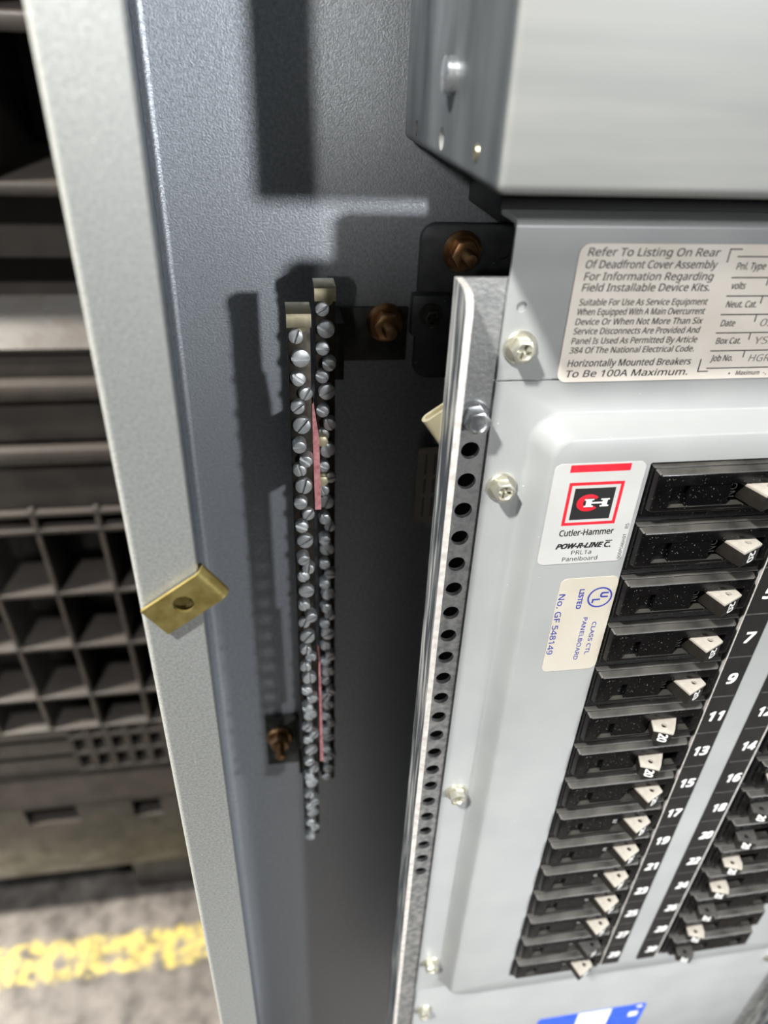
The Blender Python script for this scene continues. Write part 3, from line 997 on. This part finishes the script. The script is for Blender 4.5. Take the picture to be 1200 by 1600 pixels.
def toggle_meshes(A, B, C, C2, D, hole, tag_):
    """Outline points (x, y) of the handle seen from above, in the breaker's own frame."""
    h = bmesh.new()
    base = [(A[0]-.02, .06), (B[0]+.02, .06), B, C, C2, D, A]
    pts = [q for i, q in enumerate(base) if i == 0 or q != base[i-1]]
    prism(h, pts, -.59, -.345, XY, bev=.012)
    c = bmesh.new(); prism(c, ring(hole[0], hole[1], .046, 16), -.5, -.3, XY); h = cut(h, c)
    me_h = mesh_of('toggle', h, 'handle', 25)
    cx = sum(q[0] for q in (A, B, C, D))/4; cy = sum(q[1] for q in (A, B, C, D))/4
    grow = lambda q: (cx+(q[0]-cx)*1.04, cy+(q[1]-cy)*1.06)
    cp = [grow(q) for q in (A, B, C, C2, D)]
    caps = []
    for nm in ('cream', 'darkcap'):
        cpm = bmesh.new(); prism(cpm, [q for i, q in enumerate(cp) if i == 0 or q != cp[i-1]], -.345, -.295, XY, bev=.008)
        c = bmesh.new(); prism(c, ring(hole[0], hole[1], .048, 20), -.4, -.2, XY); cpm = cut(cpm, c)
        caps.append(mesh_of('handle_cap', cpm, nm, 30))
    t_ = bmesh.new()
    d = Vector((C2[0]-D[0], C2[1]-D[1], 0)).normalized()
    mid = Vector(((C2[0]+D[0])/2, (C2[1]+D[1])/2, -.467)) - d*.06
    text(t_, "20", mid, (0, 0, -1), d, .19, .15, 0, .045, depth=.006, center=True)
    me_t = mesh_of('rating', t_, 'white', 0)
    on = bmesh.new()
    return me_h, caps, me_t


TG_ON = toggle_meshes((1.44, -.08), (1.94, -.09), (1.975, -.31), (1.975, -.31), (1.59, -.49), (1.78, -.26), 'on')
TG_OFF = toggle_meshes((1.32, -.10), (1.80, -.13), (1.63, -.40), (1.55, -.50), (1.24, -.38), (1.46, -.32), 'off')
TG_R = toggle_meshes((.28, -.10), (.68, -.13), (.63, -.36), (.555, -.475), (.22, -.36), (.425, -.31), 'r')
onb = bmesh.new(); text(onb, "ON", (1.27, -.064, -.33), (0, 0, -1), (1, 0, 0), .24, .13, 0, .0, depth=.01)
ON_L = mesh_of('on_mark', onb, 'greyprint', 0)
onb = bmesh.new(); text(onb, "ON", (1.27, -.064, -.33), (0, 0, -1), (1, 0, 0), .24, .13, 0, .05, depth=.01)
ON_W = mesh_of('on_mark', onb, 'white', 0)


def breaker(x, z, body, tg, cap, label, group, on=None):
    r_ = thing('circuit_breaker', label, 'circuit breaker', (x, 0, z), group)

    def ch_(name, me, parent, lab_=None):
        o = bpy.data.objects.new(name, me); COL.objects.link(o); o.parent = parent
        if lab_: o['label'] = lab_
        return o
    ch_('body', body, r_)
    t_ = ch_('toggle', tg[0], r_)
    ch_('handle_cap', tg[1][cap], t_, 'cream top of the toggle' if cap == 0 else 'dark grey top of the toggle')
    ch_('rating', tg[2], t_, 'white 20 on the end of the toggle')
    if on: ch_('on_mark', on, r_)


for i in range(15):
    num = 1+2*i
    off = i in (5, 6)
    dark = i == 13
    tip = 'dark' if dark else 'cream'
    st = 'thrown away from the numbers' if off else 'thrown towards the numbers'
    breaker(.015, -i, BODY_L, TG_OFF if off else TG_ON, 1 if dark else 0,
            'black breaker beside number %d, %s topped toggle %s' % (num, tip, st), 'left column of breakers',
            None if off else (ON_W if i >= 8 else ON_L))
for i in range(5, 15):
    num = 2+2*i
    dark = num in (18, 20, 26, 30)
    breaker(4.075, -i, BODY_R, TG_R, 1 if dark else 0,
            'black breaker beside number %d, %s topped toggle' % (num, 'dark' if dark else 'cream'), 'right column of breakers')
